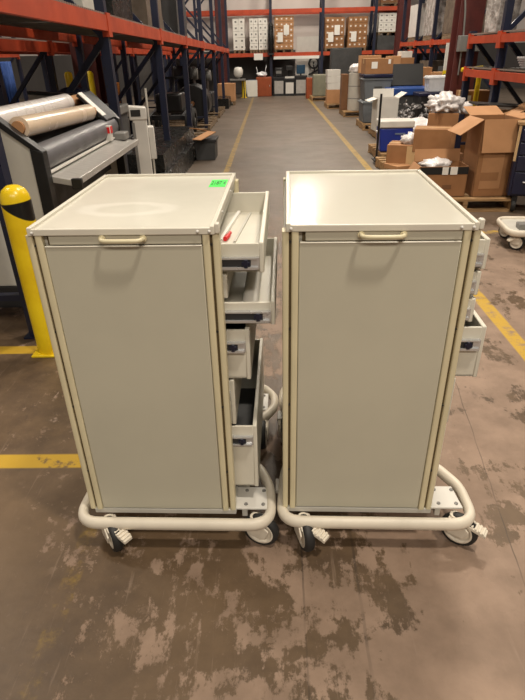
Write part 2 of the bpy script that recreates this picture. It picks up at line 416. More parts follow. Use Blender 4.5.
def make_cart(label, loc, rz, outs, caster_yaws, top_m, group, bu=(-.278,.362)):
    t = thing('supply_cart', label, 'cart', loc, rz, group)
    # hollow cabinet, open on the drawer side
    m = MB(); a = CW-.012
    m.box((-CW+.004, .012, .140), (-a, CD-.012, 1.066))                       # closed long side
    m.box((-a, CD-.024, .140), (a, CD-.014, 1.066))                           # back
    m.box((-a, .012, .140), (a, CD-.012, .165))                               # bottom
    m.box((-a, .012, 1.050), (a, CD-.012, 1.066))                             # ceiling
    m.box((-a, .014, .140), (a, .020, 1.066))                                 # liner behind the front panel
    m.build('cabinet_shell', 'drawer_in', t)
    m = MB()
    for z in (.950,.873,.792,.618,.45):
        m.box((-.2, .022, z-.004), (a-.005, .036, z)).box((-.2, CD-.05, z-.004), (a-.005, CD-.03, z))
    m.each('slide_bracket', 'dark', t)
    # front panel with an upper strip
    p = MB().box((-CW+.043, -.001, .142), (CW-.043, .012, 1.044)).build('front_panel', 'cart_panel', t, bevel=.003)
    MB().box((-CW+.044, -.0035, 1.0415), (CW-.044, .004, 1.0455)).build('panel_lip', 'cart', p, bevel=.0025)
    MB().box((-CW+.05, .010, 1.044), (CW-.046, .013, 1.072)).build('panel_gap', 'groove', p)
    MB().box((-CW+.058, -.001, 1.0478), (CW-.044, .0125, 1.0725)).build('upper_strip', 'cart_panel', t, bevel=.002)
    # bar handle
    h = []; z = 1.064
    for q in ((-.052,.004),(-.052,-.012),(-.048,-.021),(-.040,-.0255),(-.02,-.0265),(.02,-.0265),(.040,-.0255),(.048,-.021),(.052,-.012),(.052,.004)): h.append((q[0]+.003, q[1], z))
    m = MB().sweep(h, .0055, .0055, seg=12)
    for s in (-1, 1): m.cyl((.003+s*.052, .004, z), (.003+s*.052, -.006, z), .009, 14)
    m.build('bar_handle', 'cream', t, smooth='auto')
    # top tray with raised rims
    w = .2325
    tp = MB().box((-w, -.004, 1.074), (w, CD, 1.086)).build('top_panel', top_m, t, bevel=.002)
    m = MB()
    m.box((-w-.002, -.006, 1.072), (-w+.010, CD+.002, 1.0935)).box((w-.010, -.006, 1.072), (w+.002, CD+.002, 1.0935))
    m.box((-w, CD-.009, 1.072), (w, CD+.002, 1.0935)).box((-w, -.0055, 1.0725), (w, .003, 1.0895))
    m.build('top_rim', 'cart', tp, bevel=.002)
    m = MB()
    for u in (w-.011, w-.040, -w+.011):
        m.lathe([(.0001,-.0045),(.003,-.004),(.0045,0)], 'Y', 10, (u, -.0072, 1.081))
    for v in (.17, .42): m.lathe([(.0045,0),(.003,.004),(.0001,.0045)], 'X', 10, (w+.002, v, 1.083))
    m.each('rim_screw', 'white', tp, smooth=True)
    MB().box((w+.001,-.006,1.074),(w+.014,.012,1.100)).build('corner_tab', 'cart', tp, bevel=.003)
    for su in (-1, 1):
        for sv in (-1, 1): rail_profile(t, su, sv)
    for sl, uo in zip(SLOTS, outs): make_drawer(t, sl, uo)
    # wheeled base
    m = MB(); m.box((-.23, .0, .118), (.245, CD, .138)).box((-.2, .05, .095), (.2, CD-.05, .118))
    m.bar((.272,.015,.108), (.272,.69,.108), .018, .03)
    m.box((-.27,.10,.100), (.275,.16,.116)).box((-.27,.52,.100), (.275,.58,.116))
    b = m.build('base_frame', 'offwhite', t, bevel=.002)
    l, r_ = bu
    path = rounded([(l,-.045),(r_,-.045),(r_-.006,.125),(.315,.225),(.24,.27),(.24,.47),(.322,.54),(.362,.61),(.362,.69),(.31,.77),(l+.02,.77),(l,.69),(l+.005,.6),(-.2,.5),(-.2,.29),(l+.012,.2)],
                   [.075,.075,.04,.03,.05,.05,.03,.03,.03,.04,.05,.04,.04,.05,.05,.05], 7)
    MB().sweep([(p.x, p.y, .118) for p in path], .0175, .0225, True, 14).build('bumper', 'bumper', t, smooth=True)
    for va, vb, ub in ((.012,.112,.352), (.575,.70,.335)):
        pl = MB().prism([(.18,va),(ub,va),(ub-.012 if va < .1 else ub,vb),(.18,vb)], .008, lambda p, q, k: Vector((p, q, .126+k))).build('corner_plate', 'white', t, bevel=.002)
        m = MB()
        for u in (.276, ub-.018):
            for v in (va+.018, vb-.018): m.lathe([(.0065,0),(.006,.003),(.0001,.004)], 'Z', 12, (u, v, .134))
        m.each('plate_screw', 'grey', pl, smooth='auto')
    for (u, v), (yaw, ped) in zip(((-.17,-.038),(bu[1]-.035,-.012),(bu[0]+.012,.50),(.312,.50)), caster_yaws): make_caster(t, u, v, yaw, ped)
    return t

RA = -.0238; RB = -.028
A0, B0 = (-.3737,1.2936,0), (.2696,1.2929,0)
cartA = make_cart('tall beige supply cart on the left, green sticker on top, side drawers hanging open', A0, RA,
    (.352,.252,.380,.307,.256,.319), ((.62,.95),(1.25,None),(.3,None),(0,None)), 'cart_top', 'supply carts')
cartB = make_cart('tall beige supply cart on the right, beside the bare-topped aisle line, drawers barely open', B0, RB,
    (.288,.281,.280,.324,.265,.262), ((.3,.95),(1.0,1.0),(.05,None),(.9,None)), 'cart_top_plain', 'supply carts', (-.25,.378))
cartB['label'] = 'tall beige supply cart on the right with clean top and one small drawer pulled out'

def on(cart, p):
    r = (RA, RB)[cart]; o = (A0, B0)[cart]; c, s = math.cos(r), math.sin(r)
    return (o[0]+c*p[0]-s*p[1], o[1]+s*p[0]+c*p[1], p[2])

# sticker with handwritten number
st = thing('price_sticker', 'bright green sticker with handwritten number on left cart top', 'sticker', on(0,(.188,.522,1.0862)), RA)
MB().box((-.027,-.055,0), (.027,.055,.0006)).build('sticker_paper', 'green', st)
def text(body, size, parent, loc, m, rot=(0,0,0), name='lettering'):
    cu = bpy.data.curves.new(name, 'FONT'); cu.body = body; cu.size = size; cu.align_x = 'CENTER'; cu.align_y = 'CENTER'; cu.extrude = .0003
    o = bpy.data.objects.new(name, cu); COL.objects.link(o)
    dg = bpy.context.evaluated_depsgraph_get(); me = bpy.data.meshes.new_from_object(o.evaluated_get(dg))
    COL.objects.unlink(o); bpy.data.objects.remove(o)
    me.materials.clear(); me.materials.append(M[m]); q = bpy.data.objects.new(name, me); COL.objects.link(q)
    q.parent = parent; q.location = loc; q.rotation_euler = rot; return q
text('2187 4', .0175, st, (0,0,.001), 'ink').scale = (1,4.2,1)

# contents of the open drawers of the left cart
dz = SLOTS[0][0]+.0085
o = MB().bar((.214,.27,.006), (.246,.60,.006), .010, .012).build('divider_strip', 'paper'); tag(o, 'slim white plastic strip standing in the top drawer of the left cart', 'strip', loc=on(0,(0,0,dz)), rz=RA)
o = MB().bar((.256,.27,.003), (.286,.60,.003), .007, .005).build('steel_rod', 'offwhite'); tag(o, 'thin pale rod lying lengthwise in the top drawer of the left cart', 'rod', loc=on(0,(0,0,dz)), rz=RA)
o = MB().cyl((.226,.285,.007), (.233,.32,.007), .007, 12).cyl((.233,.32,.007), (.236,.35,.007), .0055, 12).build('marker_pen', 'red', smooth='auto'); tag(o, 'red marker pen lying in the top drawer of the left cart', 'pen', loc=on(0,(0,0,dz)), rz=RA)
dz = SLOTS[2][0]+.0085
o = MB().lathe([(.0001,0),(.022,0),(.024,.004),(.024,.50),(.021,.504),(.0001,.504)], 'Y', 24, (.308,.075,.0245)).build('white_tube', 'white', smooth='auto'); tag(o, 'white round tube lying in the widest open drawer of the left cart', 'tube', loc=on(0,(0,0,dz)), rz=RA)

# ------------------------------------------------------------------ base of a third cart at the right edge
def equipment_cart():
    t = thing('equipment_cart', 'low off-white wheeled equipment cart base at the right edge of the floor', 'cart', (2.36,4.40,0), -.10)
    path = rounded([(-.42,-.22),(.42,-.22),(.42,.22),(-.42,.22)], .1, 7)
    MB().sweep([(p.x,p.y,.150) for p in path], .016, .026, True, 12).build('bumper', 'bumper', t, smooth=True)
    MB().prism([(p.x*.965,p.y*.95) for p in path], .02, lambda a,b,k: Vector((a,b,.135+k))).build('base_plate', 'offwhite', t)
    MB().box((-.33,-.12,.155),(-.25,-.03,.20)).build('corner_bracket', 'grey', t, bevel=.004)
    MB().cyl((.1,0,.155),(.1,0,1.0),.03,20).build('post', 'offwhite', t, smooth='auto')
    MB().box((-.12,-.16,1.0),(.32,.16,1.03)).build('tray', 'offwhite', t, bevel=.006)
    for u,v,y,p in ((-.34,-.16,1.1,-1.2),(.34,-.16,.3,None),(-.34,.16,.7,None),(.34,.16,.2,None)): make_caster(t,u,v,y,p)
equipment_cart()

# ------------------------------------------------------------------ pallet racks
def rack(label, xf, xb, ys, levels, top=4.6, deck=True, slope=0.0, group=None, cat='rack', y0=3.0, bh=.115, low=None):
    """row of frames at ys between front line xf and back line xb; beams at the level heights"""
    t = thing('pallet_rack', label, cat, ((xf+xb)/2, (ys[0]+ys[-1])/2, 0), 0, group); ox, oy = t.location.x, t.location.y
    L = lambda x, y, z: (x-ox, y-oy, z)
    sg = 1 if xf > xb else -1
    up = {}
    for y in ys:
        for x in (xf, xb):
            m = MB(); s = .04
            m.box(L(x-s,y-s,0), L(x+s,y+s,low[y] if low and y in low else top))
            o = m.build('upright', 'rackblue', t)
            MB().box(L(x-.07,y-.06,0), L(x+.07,y+.06,.012)).build('foot_plate', 'rackblue', o)
            up[(x,y)] = o
        if y < 5.5 and xf > -1.5 and xf < 0:
            m = MB(); n = 0
            for k in range(9): m.cyl(L(xf-.026*sg+.0,y-.0405,.25+.14*k), L(xf-.026*sg,y-.0415,.25+.14*k), .009, 8)
            m.each('punched_slot', 'black', up[(xf,y)])
        m = MB(); z = .52; flip = False
        while z < (low[y] if low and y in low else top)-.6:
            z2 = z+1.08
            m.bar(L(xf,y,z2 if not flip else z), L(xb,y,z if not flip else z2), .05, .045, (0,1,0)); z = z2; flip = not flip
        m.bar(L(xf,y,.25), L(xb,y,.25), .035, .045, (0,1,0))
        m.build('brace', 'rackblue', t)
    for zi, z in enumerate(levels):
        for a, b in zip(ys, ys[1:]):
            za, zb = z-slope*(a-y0), z-slope*(b-y0)
            for x in (xf, xb):
                be = MB().bar(L(x+(.03*sg if x == xf else -.03*sg), a, za), L(x+(.03*sg if x == xf else -.03*sg), b, zb), .05, bh).build('beam', 'rackorange', t)
                m = MB()
                for e, ze in ((a, za), (b, zb)): m.box(L(x+(.032*sg if x == xf else -.032*sg)-.029, min(e, e+.055*(1 if e == a else -1)), ze-.10), L(x+(.032*sg if x == xf else -.032*sg)+.029, max(e, e+.055*(1 if e == a else -1)), ze+.075))
                m.each('beam_bracket', 'rackorange', be)
            if deck:
                d = MB().bar(L((xf+xb)/2, a+.06, za+.035), L((xf+xb)/2, b-.06, zb+.035), abs(xf-xb)-.12, .03).build('deck', 'deckgrey', t)
                m = MB(); n = int((b-a)/.05)
                if a < 9:
                    for k in range(n):
                        y = a+.05+(b-a-.1)*k/(n-1); zz = za+(zb-za)*(y-a)/(b-a)
                        m.bar(L(xf+.05*sg, y, zz+.066), L(xf-.25*sg, y, zz+.066), .010, .012)
                    m.build('wire_edge', 'wire', d)
    return t
YS = [2.85, 5.28, 7.78, 10.1, 12.76, 15.4, 18.0, 20.6]
rack('blue and orange pallet rack row nearest on the left side of the aisle', -1.41, -2.42, YS, [1.73], slope=.0105)
rack('second blue and orange pallet rack row on the left, back to back with the nearest', -2.98, -3.98, [3.3,5.75,8.2,10.65,13.1,15.55,18.0,20.45], [1.62], slope=.006)
rack('third blue and orange pallet rack row, farthest left across the next aisle', -6.4, -7.4, [5.0,7.6,10.2,12.8,15.4], [1.55], deck=False)
rack('blue and orange pallet rack at the right behind the heap of boxes', 2.72, 3.77, [2.4,4.8,7.2,8.3], [1.17,1.555], top=4.6, bh=.085, low={8.3: 1.66})
rack('tall blue and orange pallet rack row on the right beyond the red column', 4.0, 5.05, [13.2,15.1,16.8,18.6], [1.60,2.85], top=5, bh=.1)

def far_rack():
    t = thing('pallet_rack', 'long blue and orange pallet rack standing along the far wall', 'rack', (1.0,23.8,0))
    xs = [-4.0,-1.95,.06,2.0,3.95,5.9,7.85]
    L = lambda x, y, z: (x-1.0, y-23.8, z)
    for x in xs:
        for y in (23.3,24.3):
            MB().box(L(x-.05,y-.05,0), L(x+.05,y+.05,4.9)).build('upright', 'rackblue', t)
        m = MB(); z = .3; f = False
        while z < 4.3:
            m.bar(L(x,23.3,z+1.1 if f else z), L(x,24.3,z if f else z+1.1), .04, .05, (1,0,0)); z += 1.1; f = not f
        m.build('brace', 'rackblue', t)
    for z in (1.40,2.80,4.2):
        for a, b in zip(xs, xs[1:]):
            for y in (23.27,24.33): MB().box(L(a+.05,y-.025,z-.065), L(b-.05,y+.025,z+.065)).build('beam', 'rackorange', t)
            if z < 2 and a == .06: MB().box(L(a+.1,23.225,z-.16), L(b-.1,23.245,z-.06)).build('pale_board', 'paper', t)  # plain pale board set under the lower beam
            if z < 2 and a == .06: MB().box(L(a+.05,23.3,z+.04), L(1.0,24.3,z+.066)).build('deck', 'deckgrey', t)
            elif z < 2: MB().box(L(a+.05,23.3,z+.04), L(b-.05,24.3,z+.066)).build('deck', 'deckgrey', t)
far_rack()

# ------------------------------------------------------------------ pallets, cartons
def pallet(label, x, y, w, d, rz=0, m='wood', z=0, h=.13, group='wooden pallets'):
    t = thing('wooden_pallet', label, 'pallet', (x,y,z), rz, group)
    b = MB()
    for k in range(6):
        yy = -d/2 + .05 + (d-.1)*k/5; b.box((-w/2, yy-.048, h-.022), (w/2, yy+.048, h))
    b.build('deck_board', m, t)
    b = MB()
    for k in range(3):
        xx = -w/2+.03 + (w-.06)*k/2
        b.box((xx-.022,-d/2,.02), (xx+.022,d/2,h-.022))
    b.each('stringer', m, t)
    b = MB()
    for yy in (-d/2+.05, 0, d/2-.05): b.box((-w/2, yy-.045, 0), (w/2, yy+.045, .02))
    b.build('bottom_board', m, t)
    return t

def carton(label, x, y, z, w, d, h, rz=0, m='card', tape=True, paper=None, group=None, name='cardboard_box'):
    """closed box; x, y = centre; paper = list of (face, a, b, w, h)"""
    t = thing(name, label, 'box', (x,y,z), rz, group)
    MB().box((-w/2,-d/2,0), (w/2,d/2,h)).build('carton', m, t, bevel=.006)
    MB().box((-w/2+.004,-.003,h-.001), (w/2-.004,.003,h+.0015)).build('flap_seam', 'card3', t)
    if tape:
        MB().box((-w/2,-.03,h), (w/2,.03,h+.0022)).box((-w/2-.002,-.03,h-.09), (-w/2,.03,h+.002)).box((w/2,-.03,h-.09), (w/2+.002,.03,h+.002)).build('tape_strip', 'tape', t)
    for f in paper or []:
        fc, a, b, pw, ph, pm = f
        if fc == 'front': MB().box((a-pw/2,-d/2-.003,b-ph/2), (a+pw/2,-d/2-.0005,b+ph/2)).build('shipping_label', pm, t)
        if fc == 'left': MB().box((-w/2-.003,a-pw/2,b-ph/2), (-w/2-.0005,a+pw/2,b+ph/2)).build('shipping_label', pm, t)
        if fc == 'top': MB().box((a-pw/2,b-ph/2,h+.001), (a+pw/2,b+ph/2,h+.004)).build('shipping_label', pm, t)
    return t

def open_box(label, x, y, z, w, d, h, rz, flaps, m='card', inner='card3', name='open_cardboard_box'):
    """open carton: flaps = dict side -> (length, angle from straight up, outward positive)"""
    t = thing(name, label, 'box', (x,y,z), rz)
    k = .008; b = MB()
    b.box((-w/2,-d/2,0), (w/2,d/2,k)).box((-w/2,-d/2,0), (w/2,-d/2+k,h)).box((-w/2,d/2-k,0), (w/2,d/2,h)).box((-w/2,-d/2,0), (-w/2+k,d/2,h)).box((w/2-k,-d/2,0), (w/2,d/2,h))
    b.build('carton', m, t)
    for sd, (L, a) in flaps.items():
        s, c = math.sin(a)*L, math.cos(a)*L; e = .006
        b = MB()
        if sd == 'front': b.bar((0,-d/2,h), (0,-d/2-s,h+c), w-.01, e, (0,-math.cos(a),-math.sin(a)) if abs(math.cos(a)) > .05 else (0,0,1))
        if sd == 'back': b.bar((0,d/2,h), (0,d/2+s,h+c), w-.01, e, (0,math.cos(a),-math.sin(a)))
        if sd == 'left': b.bar((-w/2,0,h), (-w/2-s,0,h+c), d-.01, e, (-math.cos(a),0,-math.sin(a)))
        if sd == 'right': b.bar((w/2,0,h), (w/2+s,0,h+c), d-.01, e, (math.cos(a),0,-math.sin(a)))
        b.build('flap', 'card2' if m == 'card' else m, t)
    return t

# ---- near heap on the right
pallet('wooden pallet under the tall open box, front most pallet of the right side heap', 1.98, 5.95, 1.0, .98, -.03)
pallet('wooden pallet behind the foremost one, under the taped boxes beside the cooler', 2.06, 7.55, 1.10, 1.0, .02)
pallet('wooden pallet carrying the blue cooler', 2.16, 8.80, 1.10, 1.0, .03)
tb = open_box('tall open cardboard box with large flaps folded out on the front pallet', 2.225, 5.76, .13, .36, .40, .73, .03,
    {'left': (.25, 2.15), 'front': (.30, 2.98), 'right': (.24, 1.5), 'back': (.24, 1.3)})
MB().box((-.13,-.2035,.08), (.08,-.2005,.42)).build('tape_patch', 'card2', tb)
MB().box((-.13,-.2045,.16), (.05,-.2036,.24)).build('shipping_label', 'card', tb)
lb = open_box('low wide cardboard box with a dark band and white labels left of the tall one', 1.745, 5.74, .13, .48, .32, .30, -.02,
    {'back': (.12, .2), 'left': (.12, 2.6)})
MB().box((-.235,-.166,.225), (.24,-.162,.295)).build('dark_band', 'black', lb)
m = MB(); m.box((-.02,-.170,.222), (.04,-.167,.296)).box((.06,-.170,.222), (.13,-.167,.296)); m.each('shipping_label', 'paper', lb)
MB().box((.0,-.1645,.08), (.09,-.1625,.12)).build('printed_mark', 'card3', lb)
carton('small box with a crumpled bag on top beside the blue cooler', 1.74, 7.33, .13, .40, .40, .28, -.35, 'card', True, [('front',.10,.16,.10,.22,'tape')])
carton('plain brown box lying under the larger taped box in the right heap', 2.15, 7.10, .13, .44, .32, .20, .05, 'card3', False)
carton('wide brown taped box on top of a plain box, right of the blue cooler', 2.04, 7.20, .335, .44, .36, .27, -.30, 'card', True)
carton('box with bubble wrap on top behind the wide taped box', 2.30, 7.72, .13, .38, .38, .60, -.3, 'card', True)
carton('brown box with white paper label standing upright at the back of the right heap', 2.95, 8.62, .0, .40, .28, .93, .06, 'card', True, [('front',-.12,.80,.08,.14,'paper')])
carton('small square box behind the tall open box flaps', 2.96, 7.72, .0, .28, .26, .75, .15, 'card2', False)
carton('flat brown box on the right behind the tall open box', 2.98, 6.66, .0, .42, .46, .70, .05, 'card', False)
o = MB().bar((2.36,6.84,.90), (2.96,6.80,.86), .40, .02).build('black_sheet', 'black'); tag(o, 'thin black sheet lying over the boxes behind the tall open box', 'sheet')
m = MB(); m.bar((2.64,6.5,.80), (2.90,6.48,.93), .36, .008).bar((2.90,6.48,.93), (3.20,6.42,.88), .36, .008)
o = m.build('folded_cardboard', 'card2'); tag(o, 'loose folded sheet of pale cardboard at the right end of the heap', 'cardboard')
o = MB().blob((2.30,7.72,.82), (.21,.20,.13), .5, 3, 4, 3.2).build('bubble_wrap', 'bag', smooth=True); tag(o, 'bundle of crumpled bubble wrap on top of a box in the right heap', 'bubble wrap')
o = MB().blob((2.56,7.70,.77), (.10,.12,.08), .5, 5, 3).build('plastic_bag', 'bag', smooth=True); tag(o, 'small crumpled clear bag beside the bubble wrap', 'bag')
o = MB().blob((1.78,7.27,.455), (.11,.09,.075), .55, 8, 3, 3).build('plastic_bag', 'bag', smooth=True); tag(o, 'crumpled plastic bag lying on the small box beside the blue cooler', 'bag')
o = MB().blob((1.70,5.76,.42), (.16,.11,.06), .45, 11, 3, 3).build('plastic_bag', 'bag', smooth=True); tag(o, 'crumpled clear bag poking out of the low wide box', 'bag')
o = MB().lathe([(.03,0),(.055,0),(.058,.004),(.058,.046),(.055,.05),(.03,.05),(.03,0)], 'Z', 24, (1.96,6.83,.345)).build('tape_roll', 'yellow', smooth='auto'); tag(o, 'yellow roll of tape on the boxes behind the low wide box', 'tape')
carton('little brown box holding the yellow tape roll', 1.95, 6.82, .13, .2, .2, .21, .1, 'card2', False)
carton('flat pale box lying in front of the blue cooler', 1.62, 7.12, .13, .22, .30, .06, .4, 'card2', False)

# cooler
ck = thing('cooler', 'blue cooler box with white lid standing on a pallet at the right', 'cooler', (1.86,8.62,.13), -.02)
m = MB(); m.prism([(-.22,0),(.22,0),(.245,.33),(-.245,.33)], .36, lambda a,b,t: Vector((a, t-.18, b))); m.build('tub', 'coolblue', ck, bevel=.02, seg=3)
MB().box((-.255,-.195,.33), (.255,.195,.43)).build('lid', 'white', ck, bevel=.018, seg=3)
MB().box((-.02,-.187,.24), (.13,-.179,.262)).build('emblem', 'bluepanel', ck)
for s in (-1,1): MB().bar((s*.25,-.1,.26), (s*.25,.1,.26), .025, .03).build('handle', 'white', ck, bevel=.004)
hp = thing('hand_truck', 'slim black upright handle of a hand truck in front of the blue cooler', 'hand truck', (1.56,8.28,0))
MB().cyl((0,0,.06),(0,0,.93),.016,12).build('pole','black',hp,smooth='auto')
MB().box((-.05,-.12,.04),(.02,.12,.06)).build('toe_plate','black',hp)
m = MB()
for s in (-1,1): m.cyl((.02,s*.06-.015,.05),(.02,s*.06+.015,.05),.05,18)
m.each('wheel','rubber',hp,smooth='auto')

# farther down the right side
for i,(y,lab) in enumerate(((11.1,'wooden pallet under the open white box and metal parts'),(12.5,'wooden pallet under the stacked grey totes'),(15.2,'wooden pallet under the pale grey drum'),(17.5,'wooden pallet under the tall stack of white boxes'),(20.4,'wooden pallet under the sage green cabinets'))):
    pallet(lab, (2.55,2.5,2.35,2.05,1.95)[i], y, (1.15,1.15,1.0,.8,1.1)[i], 1.0, 0, 'wood')
wb = open_box('tall white open box with spread flaps beside the metal parts on the right', 2.16, 11.0, .13, .40, .40, .56, .05, {'left': (.16,1.9), 'right': (.16,1.0), 'back': (.14,.2)}, 'white', 'paper', 'open_white_box')
o = MB()
for k in range(90):
    c = Vector((2.62+random.uniform(-.28,.40), 10.72+random.uniform(-.3,.3), .17+random.random()*.42))
    if k % 3: o.bar(c, c+Vector((random.uniform(-.14,.14), random.uniform(-.14,.14), random.uniform(-.03,.07))), .02, .02)
    else: o.blob(c, (.05,.04,.04), .3, k, 1)
ob = o.build('metal_parts', 'metalbits'); tag(ob, 'jumble of black and silver metal parts piled on a pallet on the right', 'scrap', kind='stuff')
o = MB().blob((2.50,9.95,.27), (.30,.2,.16), .4, 21, 3, 2).build('plastic_sack', 'bag', smooth=True); tag(o, 'white plastic sack lying behind the blue cooler', 'sack')
o = MB().blob((2.76,9.88,.26), (.11,.14,.15), .3, 23, 3, 2).build('blue_sack', 'coolblue', smooth=True); tag(o, 'blue plastic sack next to the white sack behind the cooler', 'sack')
pallet('wooden pallet under the white and blue sacks', 2.6, 10.0, 1.0, .8, 0, 'wood2')

def tote(label, x, y, z, w, d, h, body, lid, rz=0):
    t = thing('storage_tote', label, 'tote', (x,y,z), rz)
    MB().prism([(-w*.44,0),(w*.44,0),(w*.5,h),(-w*.5,h)], d, lambda a,b,k: Vector((a, k-d/2, b))).build('tub', body, t, bevel=.015)
    if lid: MB().box((-w*.53,-d*.54,h), (w*.53,d*.54,h+.06)).build('lid', lid, t, bevel=.012)
    MB().box((-w*.54,-d*.52,h-.05), (w*.54,d*.52,h-.02)).build('rim', body, t, bevel=.006)
    if lid or body != 'clear': MB().box((-w*.12,-d/2-.02,h*.35), (w*.16,-d/2,h*.62)).build('latch', 'darkgrey', t, bevel=.004)
    return t
tote('lower grey tote of the stack of two on the right', 2.20, 12.45, .13, .56, .60, .42, 'midgrey', None)
tote('upper grey tote with dark blue lid carrying a cardboard box', 2.20, 12.45, .56, .56, .60, .42, 'midgrey', 'navy')
carton('brown cardboard box with white label on top of the grey totes', 2.20, 12.4, 1.041, .56, .42, .28, .06, 'card', True, [('front',-.1,.16,.12,.12,'paper'),('front',.2,.22,.05,.08,'paper')])
bt = thing('open_bin', 'large grey bin with blue rim and raised black lid on the right', 'bin', (2.78,12.15,0))
MB().prism([(-.36,0),(.36,0),(.40,.70),(-.40,.70)], .62, lambda a,b,k: Vector((a,k-.31,b))).build('tub', 'darkgrey', bt, bevel=.02)
MB().box((-.44,-.36,.66), (.44,.36,.80)).build('rim', 'blue', bt, bevel=.02)
MB().bar((0,.30,.80), (0,.46,1.20), .82, .05, (0,-.9,.4)).build('lid', 'black', bt, bevel=.01)
tote('clear plastic tote resting on dark cases right of the large open bin', 3.14, 11.2, .76, .42, .34, .27, 'clear', None)
cs = thing('black_case', 'upright black case behind the clear tote near the yellow guard posts', 'case', (3.62,11.3,0)); MB().box((-.3,-.2,0),(.3,.2,1.02)).build('case_body','black',cs,bevel=.02); MB().box((-.31,-.21,.96),(.31,.21,1.04)).build('case_rim','darkgrey',cs,bevel=.008)
cs = thing('black_case', 'low black case under the clear tote', 'case', (3.06,11.15,0)); MB().box((-.3,-.25,0),(.3,.25,.72)).build('case_body','black',cs,bevel=.02); MB().box((-.31,-.26,.70),(.31,.26,.755)).build('case_lid','navy',cs,bevel=.01)

# brown boxes on a pallet stack behind the bin and totes
BX = [(2.95,14.0,.0,.62,.5,.62,'card3'),(3.55,14.1,.0,.55,.5,.66,'card3'),(2.95,14.0,.62,.50,.45,.52,'card'),(3.5,14.05,.66,.42,.45,.44,'card2'),(2.84,13.98,1.14,.30,.4,.20,'card2'),(3.10,14.0,1.14,.36,.4,.16,'card'),(3.86,13.9,.0,.36,.42,1.0,'card2')]
LB = ['bottom left brown box of the pile behind the open bin','bottom right brown box of the pile behind the open bin','middle brown box with white paper on its front, behind the raised black lid','middle pale box at the right of the pile behind the raised black lid',
      'topmost small pale box of the pile behind the raised black lid','topmost brown box carrying a white box behind the raised black lid','narrow tall pale box at the right end of the pile by the clear tote']
for (x,y,z,w,d,h,mm), lab in zip(BX, LB):
    carton(lab, x, y, z, w, d, h, random.uniform(-.1,.1), mm, True, [('front',0,h*.5,w*.5,h*.35,'paper')] if 'white paper' in lab else None)
carton('white box on top of the brown pile behind the raised black lid', 3.10, 14.0, 1.302, .26, .28, .13, .1, 'white', False, name='white_box')
carton('tan box stacked behind the labelled box near the grey totes', 2.52, 14.35, .0, .5, .5, 1.0, .1, 'card', True)
carton('large tan box on top of the tan box behind the grey totes', 2.36, 14.35, 1.0, .5, .46, .36, -.1, 'card2', True)

# drum, boards, white stack, cabinets
dr = thing('drum', 'pale grey upright drum on a pallet along the right side of the aisle', 'drum', (2.18,15.05,.13))
MB().lathe([(.0001,0),(.19,0),(.195,.02),(.195,.80),(.2,.82),(.2,.85),(.0001,.85)], 'Z', 28).build('drum_body','offwhite',dr,smooth='auto')
for z in (.27,.55): MB().lathe([(.195,z),(.203,z+.01),(.195,z+.02)],'Z',28).build('hoop','grey',dr,smooth=True)
dr = thing('drum', 'dark grey drum behind the pale one on the right', 'drum', (2.55,14.95,.13))
MB().lathe([(.0001,0),(.19,0),(.195,.02),(.195,.80),(.2,.82),(.2,.85),(.0001,.85)], 'Z', 28).build('drum_body','darkgrey',dr,smooth='auto')
o = MB().blob((2.2,15.05,1.07),(.22,.17,.11),.4,31,3,2).build('crumpled_sheet','bag',smooth=True); tag(o,'crumpled white sheet on top of the pale grey drum','sheet')
carton('tall brown carton left of the pale grey drum', 1.92, 15.35, .13, .17, .4, .82, 0, 'card3', False)
for k,(z,h,w,lab) in enumerate(((.13,.36,.42,'brown box at the bottom of the white box stack on the right'),)):
    carton(lab, 1.87, 17.4, z, w, .42, h, 0, 'card2', True)
for k in range(3):
    carton(('lowest white box of the stack above the brown box','middle white box of the stack above the brown box','top white box of the stack above the brown box')[k], 1.87-.02*k, 17.4, .491+.172*k, .40-.03*(k==2), .40, .17, .03*k, 'white', False, name='white_box', group='stacked white boxes')
carton('white box standing behind the stack of white boxes on the right', 2.18, 17.75, .13, .3, .3, .72, 0, 'white', False, name='white_box')
def cabinet(label, x, y, w, d, h, m, z=.13):
    t = thing('storage_cabinet', label, 'cabinet', (x,y,z)); MB().box((-w/2,-d/2,0),(w/2,d/2,h)).build('cabinet_body',m,t,bevel=.01)
    MB().box((-w/2+.02,-d/2-.012,.03),(w/2-.02,-d/2,h-.03)).build('door',m,t,bevel=.004)
    MB().box((w/2-.08,-d/2-.03,h*.5),(w/2-.06,-d/2-.012,h*.6)).build('handle','chrome',t); return t
cabinet('sage green cabinet on a pallet at the far right end of the aisle', 1.78, 20.35, .62, .5, .66, 'sage')
cabinet('narrow sage green cabinet right of the wider sage cabinet', 2.28, 20.45, .26, .4, .62, 'sage')
cabinet('reddish brown cabinet left of the sage green cabinet', 1.45, 21.3, .30, .4, .66, 'rust', 0)
cabinet('dark grey steel cabinet behind the white box stack on the right', 2.42, 19.4, .95, .5, 1.55, 'darkgrey', 0)

# ---- columns with yellow guards
def column(label, x, y, box=False):
    t = thing('steel_column', label, 'column', (x,y,0)); m = MB()
    m.box((-.17,-.16,0),(.17,-.135,8)).box((-.17,.135,0),(.17,.16,8)).box((-.013,-.14,0),(.013,.14,8)); m.build('i_beam','darkred',t)
    if box:
        b = MB().box((-.16,-.30,1.42),(.15,-.165,1.62)).build('junction_box','grey',t,bevel=.006)
        m = MB(); m.sweep([(-.1,-.22,1.62),(-.12,-.22,1.9),(-.16,-.2,2.2),(-.15,-.19,3.2)],.012,.012); m.cyl((-.10,-.23,1.42),(-.10,-.23,1.12),.012,10); m.cyl((.03,-.23,1.42),(.03,-.23,1.08),.012,10); m.each('conduit','grey',b,smooth='auto')
    return t
column('dark red steel column between the two left rack rows', -2.70, 8.95)
column('dark red steel column with grey junction box at the right behind the boxes', 2.86, 9.05, True)
column('dark red steel column far down the right side', 4.17, 19.6)
